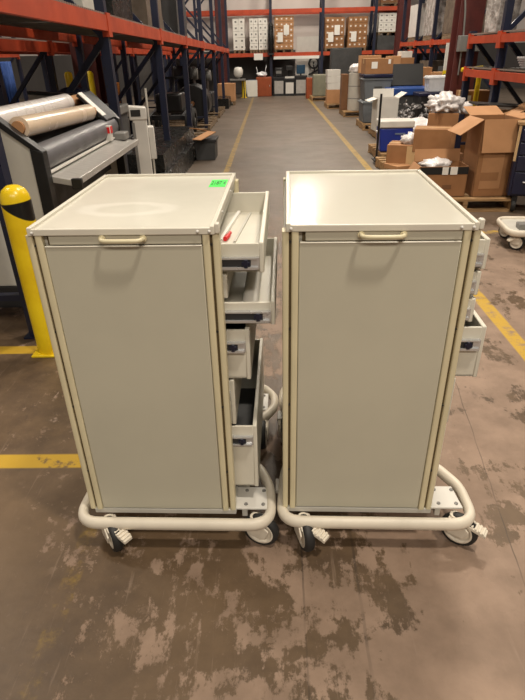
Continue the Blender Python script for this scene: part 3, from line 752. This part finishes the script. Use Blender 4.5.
column('dark red steel column far down the left side', -1.62, 21.2)
def guard(label, x, y, h, r=.055, m='yellow'):
    t = thing('guard_post', label, 'post', (x,y,0)); MB().lathe([(.0001,h+.02),(r*.7,h+.01),(r,h-.02),(r,.012),(r*1.8,.012),(r*1.8,0),(.0001,0)],'Z',20).build('shaft',m,t,smooth='auto'); return t
guard('yellow guard post left of the red column in the left racks', -2.86, 8.5, 1.27)
guard('yellow guard post right of the red column in the left racks', -2.56, 8.5, 1.27)
gp = thing('guard_rail','yellow bent guard rail in front of the red column at the right','rail',(2.93,8.42,0))
MB().cyl((0,0,0),(0,0,1.24),.034,16).build('post','yellow',gp,smooth='auto')
MB().cyl((-.26,0,1.20),(.03,0,1.22),.026,16).build('crossbar','yellow',gp,smooth='auto')
wp = thing('sign_post','white and yellow sign post left of the red column at the right','post',(3.40,11.66,0))
MB().box((-.05,-.025,1.10),(.05,.025,1.56)).build('white_sleeve','white',wp); MB().box((-.05,-.025,0),(.05,.025,1.10)).build('yellow_base','yellow',wp)

# near bollard left
bo = thing('bollard', 'yellow bollard with black slanted stripe beside the left cart', 'bollard', (-1.262,2.65,0))
MB().lathe([(.0001,.925),(.03,.92),(.055,.902),(.068,.875),(.072,.84),(.072,.012)],'Z',32).build('shaft','bollard',bo,smooth='auto')
MB().box((-.085,-.085,0),(.085,.085,.012)).build('floor_flange','yellow',bo,bevel=.003)

# ------------------------------------------------------------------ laminating machine
lm = thing('laminator', 'large roll laminating machine with pale rolls and side panel inside the left rack', 'machine', (-1.6,3.95,0))
L = lambda x,y,z: Vector((x+1.6, y-3.95, z))
prof = [(-1.345,.20),(-1.345,1.02),(-1.53,1.165),(-2.0,1.20),(-2.0,.20)]
for y0, nm in ((3.14,'near'),(4.86,'far')):
    s = MB().prism(prof, .05, lambda a,b,t,y0=y0: L(a,y0+t,b)).build('side_panel','offwhite',lm,bevel=.004)
    m = MB().prism([(-1.275,.18),(-1.275,1.0),(-1.345,1.02),(-1.345,.18)], .07, lambda a,b,t,y0=y0: L(a,y0-.01+t,b))
    m.prism([(-1.275,1.0),(-1.50,1.185),(-1.53,1.165),(-1.345,1.02)], .07, lambda a,b,t,y0=y0: L(a,y0-.01+t,b))
    m.prism([(-1.50,1.185),(-2.0,1.225),(-2.0,1.2),(-1.53,1.165)], .07, lambda a,b,t,y0=y0: L(a,y0-.01+t,b))
    m.build('edge_trim','black',s,bevel=.003)
m = MB(); m.box(L(-2.0,3.12,.06),L(-1.30,3.22,.20)).box(L(-2.0,4.83,.06),L(-1.30,4.93,.20)).box(L(-1.95,3.2,.25),L(-1.45,4.86,.34)).box(L(-1.98,3.19,.34),L(-1.90,4.86,1.1)).box(L(-1.5,3.19,.60),L(-1.40,4.86,.78))
m.build('under_frame','dark',lm)
m = MB()
for y in (3.17,4.88):
    for x in (-1.38,-1.92): m.cyl(L(x,y-.02,.035),L(x,y+.02,.035),.035,16)
m.each('caster','rubber',lm,smooth='auto')
r = MB().cyl(L(-1.41,3.21,1.122),L(-1.41,4.50,1.085),.058,28).build('film_roll','filmroll',lm,smooth='auto'); MB().cyl(L(-1.41,3.19,1.122),L(-1.41,4.62,1.082),.036,20).build('roll_core','card2',r,smooth='auto')
r = MB().cyl(L(-1.57,3.21,1.155),L(-1.57,4.50,1.155),.065,28).build('film_roll','filmwhite',lm,smooth='auto'); MB().cyl(L(-1.57,3.19,1.155),L(-1.57,4.86,1.155),.042,20).build('roll_core','card2',r,smooth='auto')
MB().cyl(L(-1.36,3.20,.945),L(-1.36,4.85,.945),.078,28).build('pressure_roller','greyroll',lm,smooth='auto')
MB().cyl(L(-1.52,3.20,.99),L(-1.52,4.85,.99),.06,24).build('back_roller','dark',lm,smooth='auto')
tr = MB().prism([(-1.335,.865),(-1.15,.832),(-1.135,.80),(-1.15,.795),(-1.335,.83)],1.63,lambda a,b,t: L(a,3.2+t,b)).build('feed_tray','alu',lm,bevel=.003)
MB().prism([(-1.16,.842),(-1.128,.838),(-1.125,.80),(-1.16,.80)],1.66,lambda a,b,t: L(a,3.19+t,b)).build('tray_edge','alu',tr,bevel=.003)
MB().prism([(-1.31,.872),(-1.285,.868),(-1.285,.876),(-1.31,.88)],1.6,lambda a,b,t: L(a,3.21+t,b)).build('paper_guide','white',tr)
MB().box(L(-1.16,3.17,.785),L(-1.10,3.20,.845)).build('tray_end','black',tr,bevel=.003)
cp = MB().prism([(-1.30,1.02),(-1.50,1.215),(-1.52,1.195),(-1.32,1.0)],.34,lambda a,b,t: L(a,4.60+t,b)).build('control_panel','dark',lm,bevel=.004)
MB().prism([(-1.33,1.052),(-1.50,1.218),(-1.505,1.213),(-1.335,1.047)],.10,lambda a,b,t: L(a,4.60+t,b)).build('panel_face','white',cp)
m = MB()
for k in range(3):
    y = 4.62+.07*k; m.prism([(-1.31,1.035),(-1.345,1.07),(-1.35,1.065),(-1.315,1.03)],.05,lambda a,b,t: L(a+.01,y+t-.06,b-.07))
m.each('key_pad','grey',cp)
sw = MB().box(L(-1.31,4.50,.872),L(-1.26,4.56,.985)).build('switch_box','white',lm,bevel=.004); MB().box(L(-1.262,4.505,.93),L(-1.256,4.555,.98)).box(L(-1.305,4.497,.93),L(-1.265,4.503,.975)).each('red_switch','red',sw)
MB().box(L(-1.40,4.70,.85),L(-1.20,4.84,.91)).build('end_block','grey',lm,bevel=.01)

# white column machine
wc = thing('measuring_column', 'white floor standing machine column with small dark display beside the laminator', 'machine', (-1.17,5.22,0), .25)
MB().box((-.075,-.07,.02),(.05,.08,.98)).build('column_body','white',wc,bevel=.008)
MB().prism([(-.10,.96),(.055,.96),(.055,1.06),(-.10,1.075)],.16,lambda a,b,t: Vector((a,t-.08,b))).build('head','white',wc,bevel=.008)
MB().box((-.085,-.084,.99),(.0,-.080,1.045)).build('display','black',wc)
MB().box((.05,-.065,.62),(.105,.06,.90)).build('side_box','white',wc,bevel=.008)
MB().box((-.12,-.13,0),(.16,.13,.05)).build('foot','white',wc,bevel=.01)
MB().box((-.085,-.073,.10),(-.06,-.0705,.94)).build('front_slot','grey',wc)
sp = thing('steel_pole','thin pale pole rising behind the white machine column','pole',(-1.14,5.42,0)); MB().cyl((0,0,0.012),(0,0,1.20),.010,10).build('rod','offwhite',sp,smooth='auto'); MB().cyl((0,0,0),(0,0,.012),.06,16).build('foot','offwhite',sp)

# ------------------------------------------------------------------ things in and on the left racks
def bundle(label, x, y, z, w, d, h, m='wrapblack', cat='bundle', name='wrapped_bundle', group=None, pal=False, rz=0):
    t = thing(name, label, cat, (x,y,z), rz, group); b = MB()
    z0 = .12 if pal else 0
    g = bmesh.ops.create_cube(b.bm, size=1, matrix=Matrix.Translation((0,0,z0+(h-z0)/2)) @ Matrix.Diagonal((w,d,h-z0,1)))
    bmesh.ops.subdivide_edges(b.bm, edges=b.bm.edges[:], cuts=5, use_grid_fill=True)
    for v in b.bm.verts:
        n_ = mnoise.noise_vector(v.co*4+Vector((x,y,z))); v.co += Vector((n_.x,n_.y,n_.z if v.co.z > z0+.01 else 0))*.022
    b.build('wrapped_load', m, t, smooth='auto')
    if pal:
        b = MB().box((-w/2,-d/2,.09),(w/2,d/2,.115))
        for k in (-1,0,1): b.box((k*(w/2-.04)-.035,-d/2,0),(k*(w/2-.04)+.035,d/2,.09))
        b.build('pallet','wood2',t)
    return t
bundle('lower of the two long black wrapped bundles on the floor in the left rack', -1.62, 7.95, .0, .85, 3.0, .24)
bundle('upper of the two long black wrapped bundles on the floor in the left rack', -1.66, 8.0, .245, .80, 2.9, .20)
cr = thing('plastic_crate','dark green crate at the aisle end of the black bundles on the left','crate',(-1.02,9.0,0)); MB().prism([(-.15,0),(.15,0),(.165,.30),(-.165,.30)],.42,lambda a,b,t: Vector((a,t-.21,b))).build('tub','darkgrey',cr,bevel=.01); MB().box((-.18,-.225,.27),(.18,.225,.31)).build('rim','dark',cr,bevel=.006)
m = MB().bar((-1.12,8.6,.33),(-.92,8.95,.40),.16,.012).bar((-1.2,8.9,.46),(-.98,9.3,.36),.14,.012)
o = m.build('cardboard_scrap','card2'); tag(o,'torn cardboard scrap lying on the dark green crate','cardboard')
for k,(y,lab) in enumerate(((10.9,'grey wooden pallet under the dark machine with wheels in the left rack'),(13.4,'grey wooden pallet under the big black roll in the left rack'),(16.0,'grey wooden pallet under the far black machine in the left rack'))):
    pallet(lab, -1.85, y, 1.1, 1.9, 0, 'wood2')
def wheeled_machine(label, x, y):
    t = thing('wheeled_machine', label, 'machine', (x,y,.13)); m = MB()
    m.bar((-.3,-.6,.35),(-.3,.6,.45),.06,.08).bar((.3,-.6,.35),(.3,.6,.45),.06,.08).bar((-.3,.5,.45),(.3,.5,.45),.06,.08).bar((-.3,-.5,.35),(.3,-.5,.35),.06,.08).bar((0,.4,.45),(0,.55,.95),.05,.05).bar((-.3,.55,.95),(.3,.55,.95),.04,.04)
    m.build('frame','dark',t,bevel=.006)
    MB().box((-.24,-.25,.40),(.24,.35,.72)).build('motor_housing','black',t,bevel=.04,seg=3)
    for sx in (-1,1):
        for sy in (-.45,.45):
            w = MB().lathe([(.13,-.03),(.19,-.035),(.215,-.02),(.215,.02),(.19,.035),(.13,.03)],'X',28,(sx*.36,sy,.215)).build('wheel','rubber',t,smooth='auto')
            m = MB().cyl((sx*.36-.02,sy,.215),(sx*.36+.02,sy,.215),.04,14)
            for q in range(5): a = q*2*PI/5; m.bar((sx*.36,sy,.215),(sx*.36,sy+.14*math.cos(a),.215+.14*math.sin(a)),.02,.025,(1,0,0))
            m.build('spokes','grey',w)
    return t
wheeled_machine('dark machine on spoked wheels in the third bay of the left rack', -1.85, 10.9)
rl = thing('black_roll','big black roll standing on a pallet in the left rack','roll',(-1.72,13.3,.13)); MB().lathe([(.06,-.32),(.36,-.32),(.38,-.30),(.38,.30),(.36,.32),(.06,.32),(.06,-.32)],'Y',32,(0,0,.38)).build('roll_body','black',rl,smooth='auto'); MB().cyl((0,-.36,.38),(0,.36,.38),.05,16).build('core','card3',rl,smooth='auto')
def press(label,x,y,h):
    t = thing('bench_machine',label,'machine',(x,y,.13)); MB().box((-.35,-.45,0),(.35,.45,h*.45)).build('base','dark',t,bevel=.02); MB().box((-.2,-.1,h*.45),(.2,.35,h)).build('column','black',t,bevel=.03); MB().box((-.22,-.45,h*.75),(.22,.35,h)).build('head','dark',t,bevel=.05,seg=3); MB().cyl((.22,-.2,h*.85),(.32,-.2,h*.85),.12,20).build('hand_wheel','grey',t,smooth='auto'); return t
press('far black bench machine on a pallet in the left rack', -1.85, 15.8, 1.0)
press('black bench machine behind the big black roll in the left rack', -2.0, 14.2, 1.1)
bundle('low black wrapped bundle on the floor near the brown wrapped load', -1.75, 18.3, 0, 1.0, 1.2, .28)
bundle('brown paper wrapped load at the aisle edge far down the left', -1.40, 19.3, 0, .55, .7, .62, 'card2', 'load', 'wrapped_load', pal=True)
bundle('dark wrapped load hidden behind the first left rack bays', -3.48, 9.1, 0, .9, 1.6, .8, 'wrapblack', 'load', 'wrapped_load', pal=True)
bundle('amber plastic crate load behind the left racks', -3.45, 11.6, .55, .8, .8, .45, 'amber', 'load', 'wrapped_load')
bundle('grey wrapped load under the amber crates behind the left racks', -3.45, 11.6, 0, .9, 1.0, .55, 'wrapbrown', 'load', 'wrapped_load', pal=True)
# on the first level of the nearest left rack
UP = [(3.5,.9,1.0,.55,'wrapbrown','brown wrapped load on the near left rack deck, closest to the camera'),(4.5,.7,.6,.9,'darkgrey','tall dark grey wrapped load next to it on the near left rack deck'),
      (5.75,.8,.7,.42,'offwhite','low pale wrapped load above the white machine column on the left rack deck'),(6.75,.85,.8,.95,'wrapblack','black wrapped load right of the pale load on the left rack deck'),
      (8.6,.85,1.2,.8,'wrapbrown','brown wrapped load in the third bay on the left rack deck'),(11.0,.9,1.1,.7,'darkgrey','dark grey wrapped load in the fourth bay on the left rack deck')]
for y,w,d,h,mm,lab in UP:
    bundle(lab, -1.98, y, 1.785-.0105*(y-3), w, d, h, mm, 'load', 'wrapped_load')
# items across the next aisle at left
def curtain(label, x, y, w, z0, z1, m):
    t = MB(); n = 24; pts = [(x+ w*k/n, y+.05*math.sin(k*1.7), ) for k in range(n+1)]
    for (xa,ya),(xb,yb) in zip(pts,pts[1:]): t.quad((xa,ya,z0),(xb,yb,z0),(xb,yb,z1),(xa,ya,z1))
    bmesh.ops.remove_doubles(t.bm, verts=t.bm.verts[:], dist=.0005)
    o = t.build('hanging_cloth', m, smooth=True); o.modifiers.new('thick','SOLIDIFY').thickness = .01; return tag(o,label,'cloth')
curtain('left blue cloth hanging under the third rack row', -5.95, 11.0, .42, .55, 1.42, 'clothblue')
curtain('white cloth hanging between the two blue cloths', -5.45, 11.0, .32, .6, 1.42, 'clothwhite')
curtain('right blue cloth hanging under the third rack row', -5.08, 11.0, .36, .6, 1.42, 'clothblue')
cabinet('long pale cabinet behind the laminator at the left', -3.55, 6.6, .75, .6, .92, 'offwhite', 0)
gb = thing('grey_machine','grey boxy machine directly behind the laminator rolls','machine',(-1.98,6.5,0)); MB().box((-.35,-.35,.0),(.30,.35,.90)).build('housing','darkgrey',gb,bevel=.02); MB().box((-.37,-.37,.88),(.32,.37,.98)).build('cover','grey',gb,bevel=.02)
MB().box((-.3,-.362,.6),(.1,-.35,.8)).build('front_grille','black',gb)
br = thing('round_blower','round dark blower behind the cream roll at the left','blower',(-1.88,5.6,0)); MB().lathe([(.0001,-.1),(.15,-.1),(.19,-.06),(.19,.06),(.15,.1),(.0001,.1)],'Y',28,(0,0,1.03)).build('drum_housing','navy',br,smooth='auto'); MB().box((-.1,-.08,0),(.1,.08,.9)).build('stand','dark',br)
bundle('pale boxy load on the floor across the next left aisle', -6.9, 8.8, 0, .9, 1.6, 1.0, 'clothwhite', 'load', 'wrapped_load', pal=True)
bundle('tan load on the floor across the next left aisle', -6.9, 11.5, 0, .9, 1.6, 1.1, 'card3', 'load', 'wrapped_load', pal=True)
bundle('white wrapped load on the third rack row', -6.9, 8.9, 1.61, .9, 1.6, .9, 'clothwhite', 'load', 'wrapped_load')
bundle('tan wrapped load on the third rack row', -6.9, 11.5, 1.61, .9, 1.6, .8, 'card2', 'load', 'wrapped_load')

# ------------------------------------------------------------------ right rack contents
bundle('silver stretch wrapped bundle on the right rack deck beside the red column', 2.86, 7.76, 1.632, .26, .34, 1.3, 'wrapclear', 'bundle', rz=.1)
bundle('grey brown wrapped load on the right rack deck at the edge of the photo', 3.26, 6.0, 1.632, .85, 1.4, 1.2, 'wrapbrown', 'load', 'wrapped_load')
m = MB()
for k in range(5): m.bar((2.85,6.3,1.262+.024*k),(3.65,6.3+.02*k,1.262+.024*k),1.2,.02)
o = m.build('sheet_stack','clear'); tag(o,'stack of clear plastic sheets between the two beams of the right rack','sheets')
bt2 = bundle('dark load on the floor under the right rack', 3.45, 5.8, 0, .5, 1.2, .75, 'wrapblack','load','wrapped_load',pal=True)
# loads in the tall rack beyond
for y,z,h,mm,lab in ((14.15,1.652,.9,'wrapbrown','brown wrapped load on the tall right rack, nearest bay'),(15.95,1.652,.95,'wrapclear','silver wrapped load on the tall right rack, middle bay'),(17.7,1.652,.9,'clothwhite','white wrapped load on the tall right rack, farthest bay'),
        (14.15,0,1.1,'darkgrey','dark grey wrapped load on the floor of the tall right rack, nearest bay'),(15.95,0,1.2,'wrapbrown','brown wrapped load on the floor of the tall right rack, middle bay')):
    bundle(lab, 4.52, y, z, .85, 1.2, h, mm, 'load','wrapped_load',pal=True)

# navy tool cabinet
tc = thing('tool_cabinet','navy blue rolling tool cabinet with chrome pulls at the right edge','cabinet',(2.76,5.54,0),-.3)
MB().box((-.36,-.24,.17),(.36,.24,.82)).build('cabinet_body','navy',tc,bevel=.01)
MB().box((-.38,-.26,.82),(.38,.26,.85)).build('worktop','wood',tc,bevel=.006)
z = .19
for h in (.22,.15,.12,.12):
    d = MB().box((-.33,-.262,z),(.33,-.24,z+h-.012)).build('drawer','navy',tc,bevel=.006)
    MB().sweep([(-.24,-.262,z+h*.55),(-.24,-.282,z+h*.55),(-.20,-.287,z+h*.55),(-.14,-.287,z+h*.55),(-.10,-.282,z+h*.55),(-.10,-.262,z+h*.55)],.008,.008,seg=8).build('pull','chrome',d,smooth='auto'); z += h
MB().box((-.368,-.25,.50),(-.345,-.235,.82)).build('side_strip','tape',tc)
for sx in (-1,1):
    for sy in (-1,1):
        c = MB().box((sx*.28-.025,sy*.17-.03,.10),(sx*.28+.025,sy*.17+.03,.17)).build('caster','dark',tc)
        MB().lathe([(.0001,-.02),(.06,-.02),(.066,0),(.06,.02),(.0001,.02)],'X',22,(sx*.28,sy*.17,.066)).build('wheel','rubber',c,smooth='auto')

# ------------------------------------------------------------------ far wall
def pallet_load(label, x0, x1, z0, z1, m, nx, nz, papers=0, y=23.75, d=.85):
    t = thing('pallet_load', label, 'pallet load', ((x0+x1)/2, y, z0)); w = x1-x0
    b = MB().box((-w/2,-d/2,.08),(w/2,d/2,.11))
    for k in (-1,0,1): b.box((k*(w/2-.05)-.04,-d/2,0),(k*(w/2-.05)+.04,d/2,.08))
    b.build('pallet','wood2',t)
    cw, ch = w/nx, (z1-z0-.11)/nz
    me = None
    for i in range(nx):
        for j in range(nz):
            if me is None:
                o = MB().box((-cw/2+.004,-d/2,.004),(cw/2-.004,d/2,ch-.004)).build('carton', m, t); me = o.data
                p = MB().box((-cw*.16,-d/2-.006,ch*.36),(cw*.16,-d/2-.001,ch*.62)).build('carton_label','paper' if 'card' in m else 'grey', o); pm = p.data
            else:
                o = bpy.data.objects.new('carton', me); COL.objects.link(o); o.parent = t
                p = bpy.data.objects.new('carton_label', pm); COL.objects.link(p); p.parent = o
            o.location = (-w/2+cw*(i+.5), random.uniform(-.01,.01), .11+ch*j)
    for k in range(papers):
        a = -w*.2+k*w*.32; zz = (z1-z0)*(.42+.2*k)
        MB().box((a-.1,-d/2-.025,zz-.16),(a+.1,-d/2-.019,zz+.16)).build('white_sheet','paper',t)
    return t
zl = 1.466
pallet_load('leftmost stack of white cartons on the far wall rack', -1.36, -.92, zl, 2.60, 'paper', 2, 5)
pallet_load('middle stack of white cartons on the far wall rack', -.74, -.42, zl, 2.60, 'paper', 2, 5)
pallet_load('stack of white cartons just left of the black roll on the far rack', -.40, -.06, zl, 2.60, 'paper', 2, 5)
pallet_load('brown carton stack with white sheets next to the black roll on the far rack', .20, .92, zl, 2.65, 'card2', 4, 6, 2)
pallet_load('brown carton stack with two white sheets right of the empty bay', 2.10, 2.82, zl, 2.58, 'card', 4, 5, 2)
pallet_load('brown carton stack with one white sheet, beside the upright on the right', 2.96, 3.68, zl, 2.58, 'card', 4, 5, 1)
pallet_load('pale carton stack on the dark load right of the brown carton stacks', 4.08, 4.85, 1.95, 2.66, 'paper', 4, 4)
bundle('dark grey wrapped load under the pale carton stack on the far rack', 4.46, 23.75, zl, .77, .85, .48, 'darkgrey','load','wrapped_load')
pallet_load('tan carton stack at the far right of the far rack', 5.0, 5.7, zl, 2.5, 'card', 3, 5)
pallet_load('dark brown carton stack on the upper level of the far rack', 4.1, 5.2, 2.87, 3.6, 'card3', 4, 3)
rl = thing('black_roll','upright black wrapped roll beside the upright on the far rack','roll',(.06,23.05,zl-.02)); MB().lathe([(.0001,0),(.10,0),(.11,.02),(.11,.55),(.09,.9),(.05,1.0),(.0001,1.0)],'Z',20).build('roll_body','wrapblack',rl,smooth='auto'); MB().box((-.12,-.12,-.05),(.12,.24,0)).build('shelf_foot','dark',rl)
sg = MB().box((-.17,-.01,-.11),(.17,.01,.11)).build('rack_sign','paper'); tag(sg,'small white sign hanging from the orange beam of the far rack','sign',loc=(-.42,23.22,1.34))
# machines at the foot of the wall
oc = cabinet('orange brown wooden cabinet at the foot of the far wall', -.22, 22.9, .58, .5, .66, 'rust', 0)
o = MB().blob((-.30,22.9,.74),(.2,.14,.09),.5,41,3,2).bar((-.42,22.9,.70),(-.5,22.9,1.0),.02,.02).bar((-.2,22.9,.70),(-.12,22.9,1.05),.02,.02).build('plastic_parts','clear',smooth=True); tag(o,'clear plastic parts lying on the orange brown cabinet','plastic')
o = thing('leaning_board','blue grey board leaning against the orange brown cabinet','board',(-.66,22.45,0)); MB().bar((0,0,.0),(0,.16,.58),.34,.04,(0,-1,.3)).build('board','bluepanel',o); MB().bar((0,-.02,.02),(0,.135,.565),.38,.02,(0,-1,.3)).build('frame','offwhite',o)
def kiosk(label,x,w,h,front,top):
    t = thing('test_machine',label,'machine',(x,23.0,0)); MB().box((-w/2,-.25,0),(w/2,.25,h)).build('cabinet_body','dark',t,bevel=.01); MB().box((-w/2+.04,-.262,.08),(w/2-.04,-.25,h-.14)).build('front_panel',front,t); MB().box((-w/2-.02,-.28,h-.06),(w/2+.02,.27,h)).build('shelf','dark',t)
    if top == 'mon': MB().box((-.16,-.06,h+.06),(.16,.0,h+.36)).build('monitor','screen',t,bevel=.01); MB().box((-.03,-.03,h),(.03,.02,h+.1)).build('monitor_stand','black',t)
    if top == 'dark': MB().box((-.15,-.08,h),(.15,.12,h+.30)).build('instrument','black',t,bevel=.03); MB().box((-.1,-.09,h+.1),(.1,-.08,h+.2)).build('dial','grey',t)
    if top == 'lamp':
        MB().cyl((-.02,0,h),(-.02,0,h+.34),.03,12).build('arm','black',t); MB().box((-.15,-.16,h+.26),(.13,.1,h+.42)).build('head','black',t,bevel=.02); MB().box((-.18,-.2,h),(.18,.1,h+.06)).build('stage','white',t)
    return t
kiosk('dark machine with silver front and black instrument, left of three at the far wall', .35, .42, .66, 'alu', 'dark')
kiosk('dark machine with overhanging head, middle of three at the far wall', .76, .38, .60, 'white', 'lamp')
kiosk('grey fronted machine with blue screen, right of three at the far wall', 1.19, .44, .68, 'alu', 'mon')
hr = thing('hose_reel','black hose reel hung in front of the white wall behind the sage cabinets','hose reel',(1.78,24.43,.95))
m = MB().lathe([(.15,-.05),(.20,-.05),(.22,0),(.20,.05),(.15,.05),(.15,-.05)],'Y',24,(0,0,.12)); m.build('reel','black',hr,smooth='auto')
MB().bar((-.2,0,-.3),(.2,0,-.12),.05,.06).bar((0,0,.05),(.05,0,-.2),.05,.06).box((-.03,0,.08),(.03,.11,.16)).build('bracket','dark',hr)
# end of the left aisle
tb_ = thing('work_table','small grey table beside the yellow guard post at the far left','table',(-1.3,22.1,0)); MB().box((-.4,-.35,.60),(.4,.35,.64)).build('tabletop','grey',tb_)
for sx in (-1,1):
    for sy in (-1,1): MB().box((sx*.36-.02,sy*.3-.02,0),(sx*.36+.02,sy*.3+.02,.60)).build('leg','dark',tb_)
gl = thing('globe_lamp','white rounded lamp on the small grey table at the far left','lamp',(-1.15,22.1,.64)); MB().lathe([(.0001,.40),(.12,.38),(.17,.28),(.17,.16),(.12,.07),(.04,.05)],'Z',24).build('shade','white',gl,smooth=True); MB().cyl((0,0,0),(0,0,.06),.06,16).build('base','grey',gl)
guard('yellow guard post at the far end of the left rack row', -.98, 22.3, .62, .07)
o = thing('wall_sign','white notice board with black mark standing at the far left end of the aisle','sign',(-.82,23.1,0)); MB().box((-.1,-.015,.08),(.1,.015,.55)).build('board','paper',o); MB().box((-.04,-.02,.26),(.04,-.015,.42)).build('black_mark','black',o); MB().box((-.08,-.08,0),(.08,.08,.08)).build('foot','grey',o)

# ------------------------------------------------------------------ light
def area(name, x, y, z, sx, sy, w, c=(1,.90,.765), rot=(0,0,0)):
    l = bpy.data.lights.new(name,'AREA'); l.shape = 'RECTANGLE'; l.size = sx; l.size_y = sy; l.energy = w; l.color = c
    o = bpy.data.objects.new(name,l); COL.objects.link(o); o.location = (x,y,z); o.rotation_euler = rot; return o
area('overhead_light', 1.9, -.15, 7.0, .6, .35, 290)
for y in (5.2,10.5,15.8,21.0): area('overhead_light', 1.2, y, 7.0, .8, .4, 310)
area('overhead_light', 1.2, -5.5, 7.0, 3.0, 1.5, 400)  # large fill lamp added behind the camera for soft frontal light
area('overhead_light', -2.5, -5.5, 7.0, 3.0, 1.5, 180)  # second, weaker fill lamp added behind the camera
for y in (4,11,18): area('overhead_light', -5.2, y, 7.0, 1.2, .6, 260)
for y in (9,17): area('overhead_light', 7.5, y, 7.0, 1.2, .6, 260)
w = bpy.data.worlds.new('World'); sc.world = w; w.use_nodes = True
bg = w.node_tree.nodes['Background']; bg.inputs[0].default_value = (1.0,.94,.86,1); bg.inputs[1].default_value = .155

# ------------------------------------------------------------------ camera
cam = bpy.data.cameras.new('camera'); co = bpy.data.objects.new('camera', cam); COL.objects.link(co)
p, y, r = math.radians(29.0836), math.radians(-1.2885), math.radians(1.326)
fwd = Vector((math.sin(y)*math.cos(p), math.cos(y)*math.cos(p), -math.sin(p)))
rt = Vector((math.cos(y), -math.sin(y), 0)); dn = fwd.cross(rt)
r2 = rt*math.cos(r) + dn*math.sin(r); d2 = fwd.cross(r2)
co.matrix_world = Matrix(((r2.x,-d2.x,-fwd.x,0),(r2.y,-d2.y,-fwd.y,0),(r2.z,-d2.z,-fwd.z,1.46),(0,0,0,1)))
cam.sensor_fit = 'VERTICAL'; cam.sensor_height = 24; cam.lens = 24*533.7176/700
cam.clip_start = .05; cam.clip_end = 100
sc.camera = co
sc.view_settings.view_transform = 'Standard'; sc.view_settings.look = 'None'; sc.view_settings.exposure = 0
sc.cycles.use_denoising = True
sc.cycles.max_bounces = 6
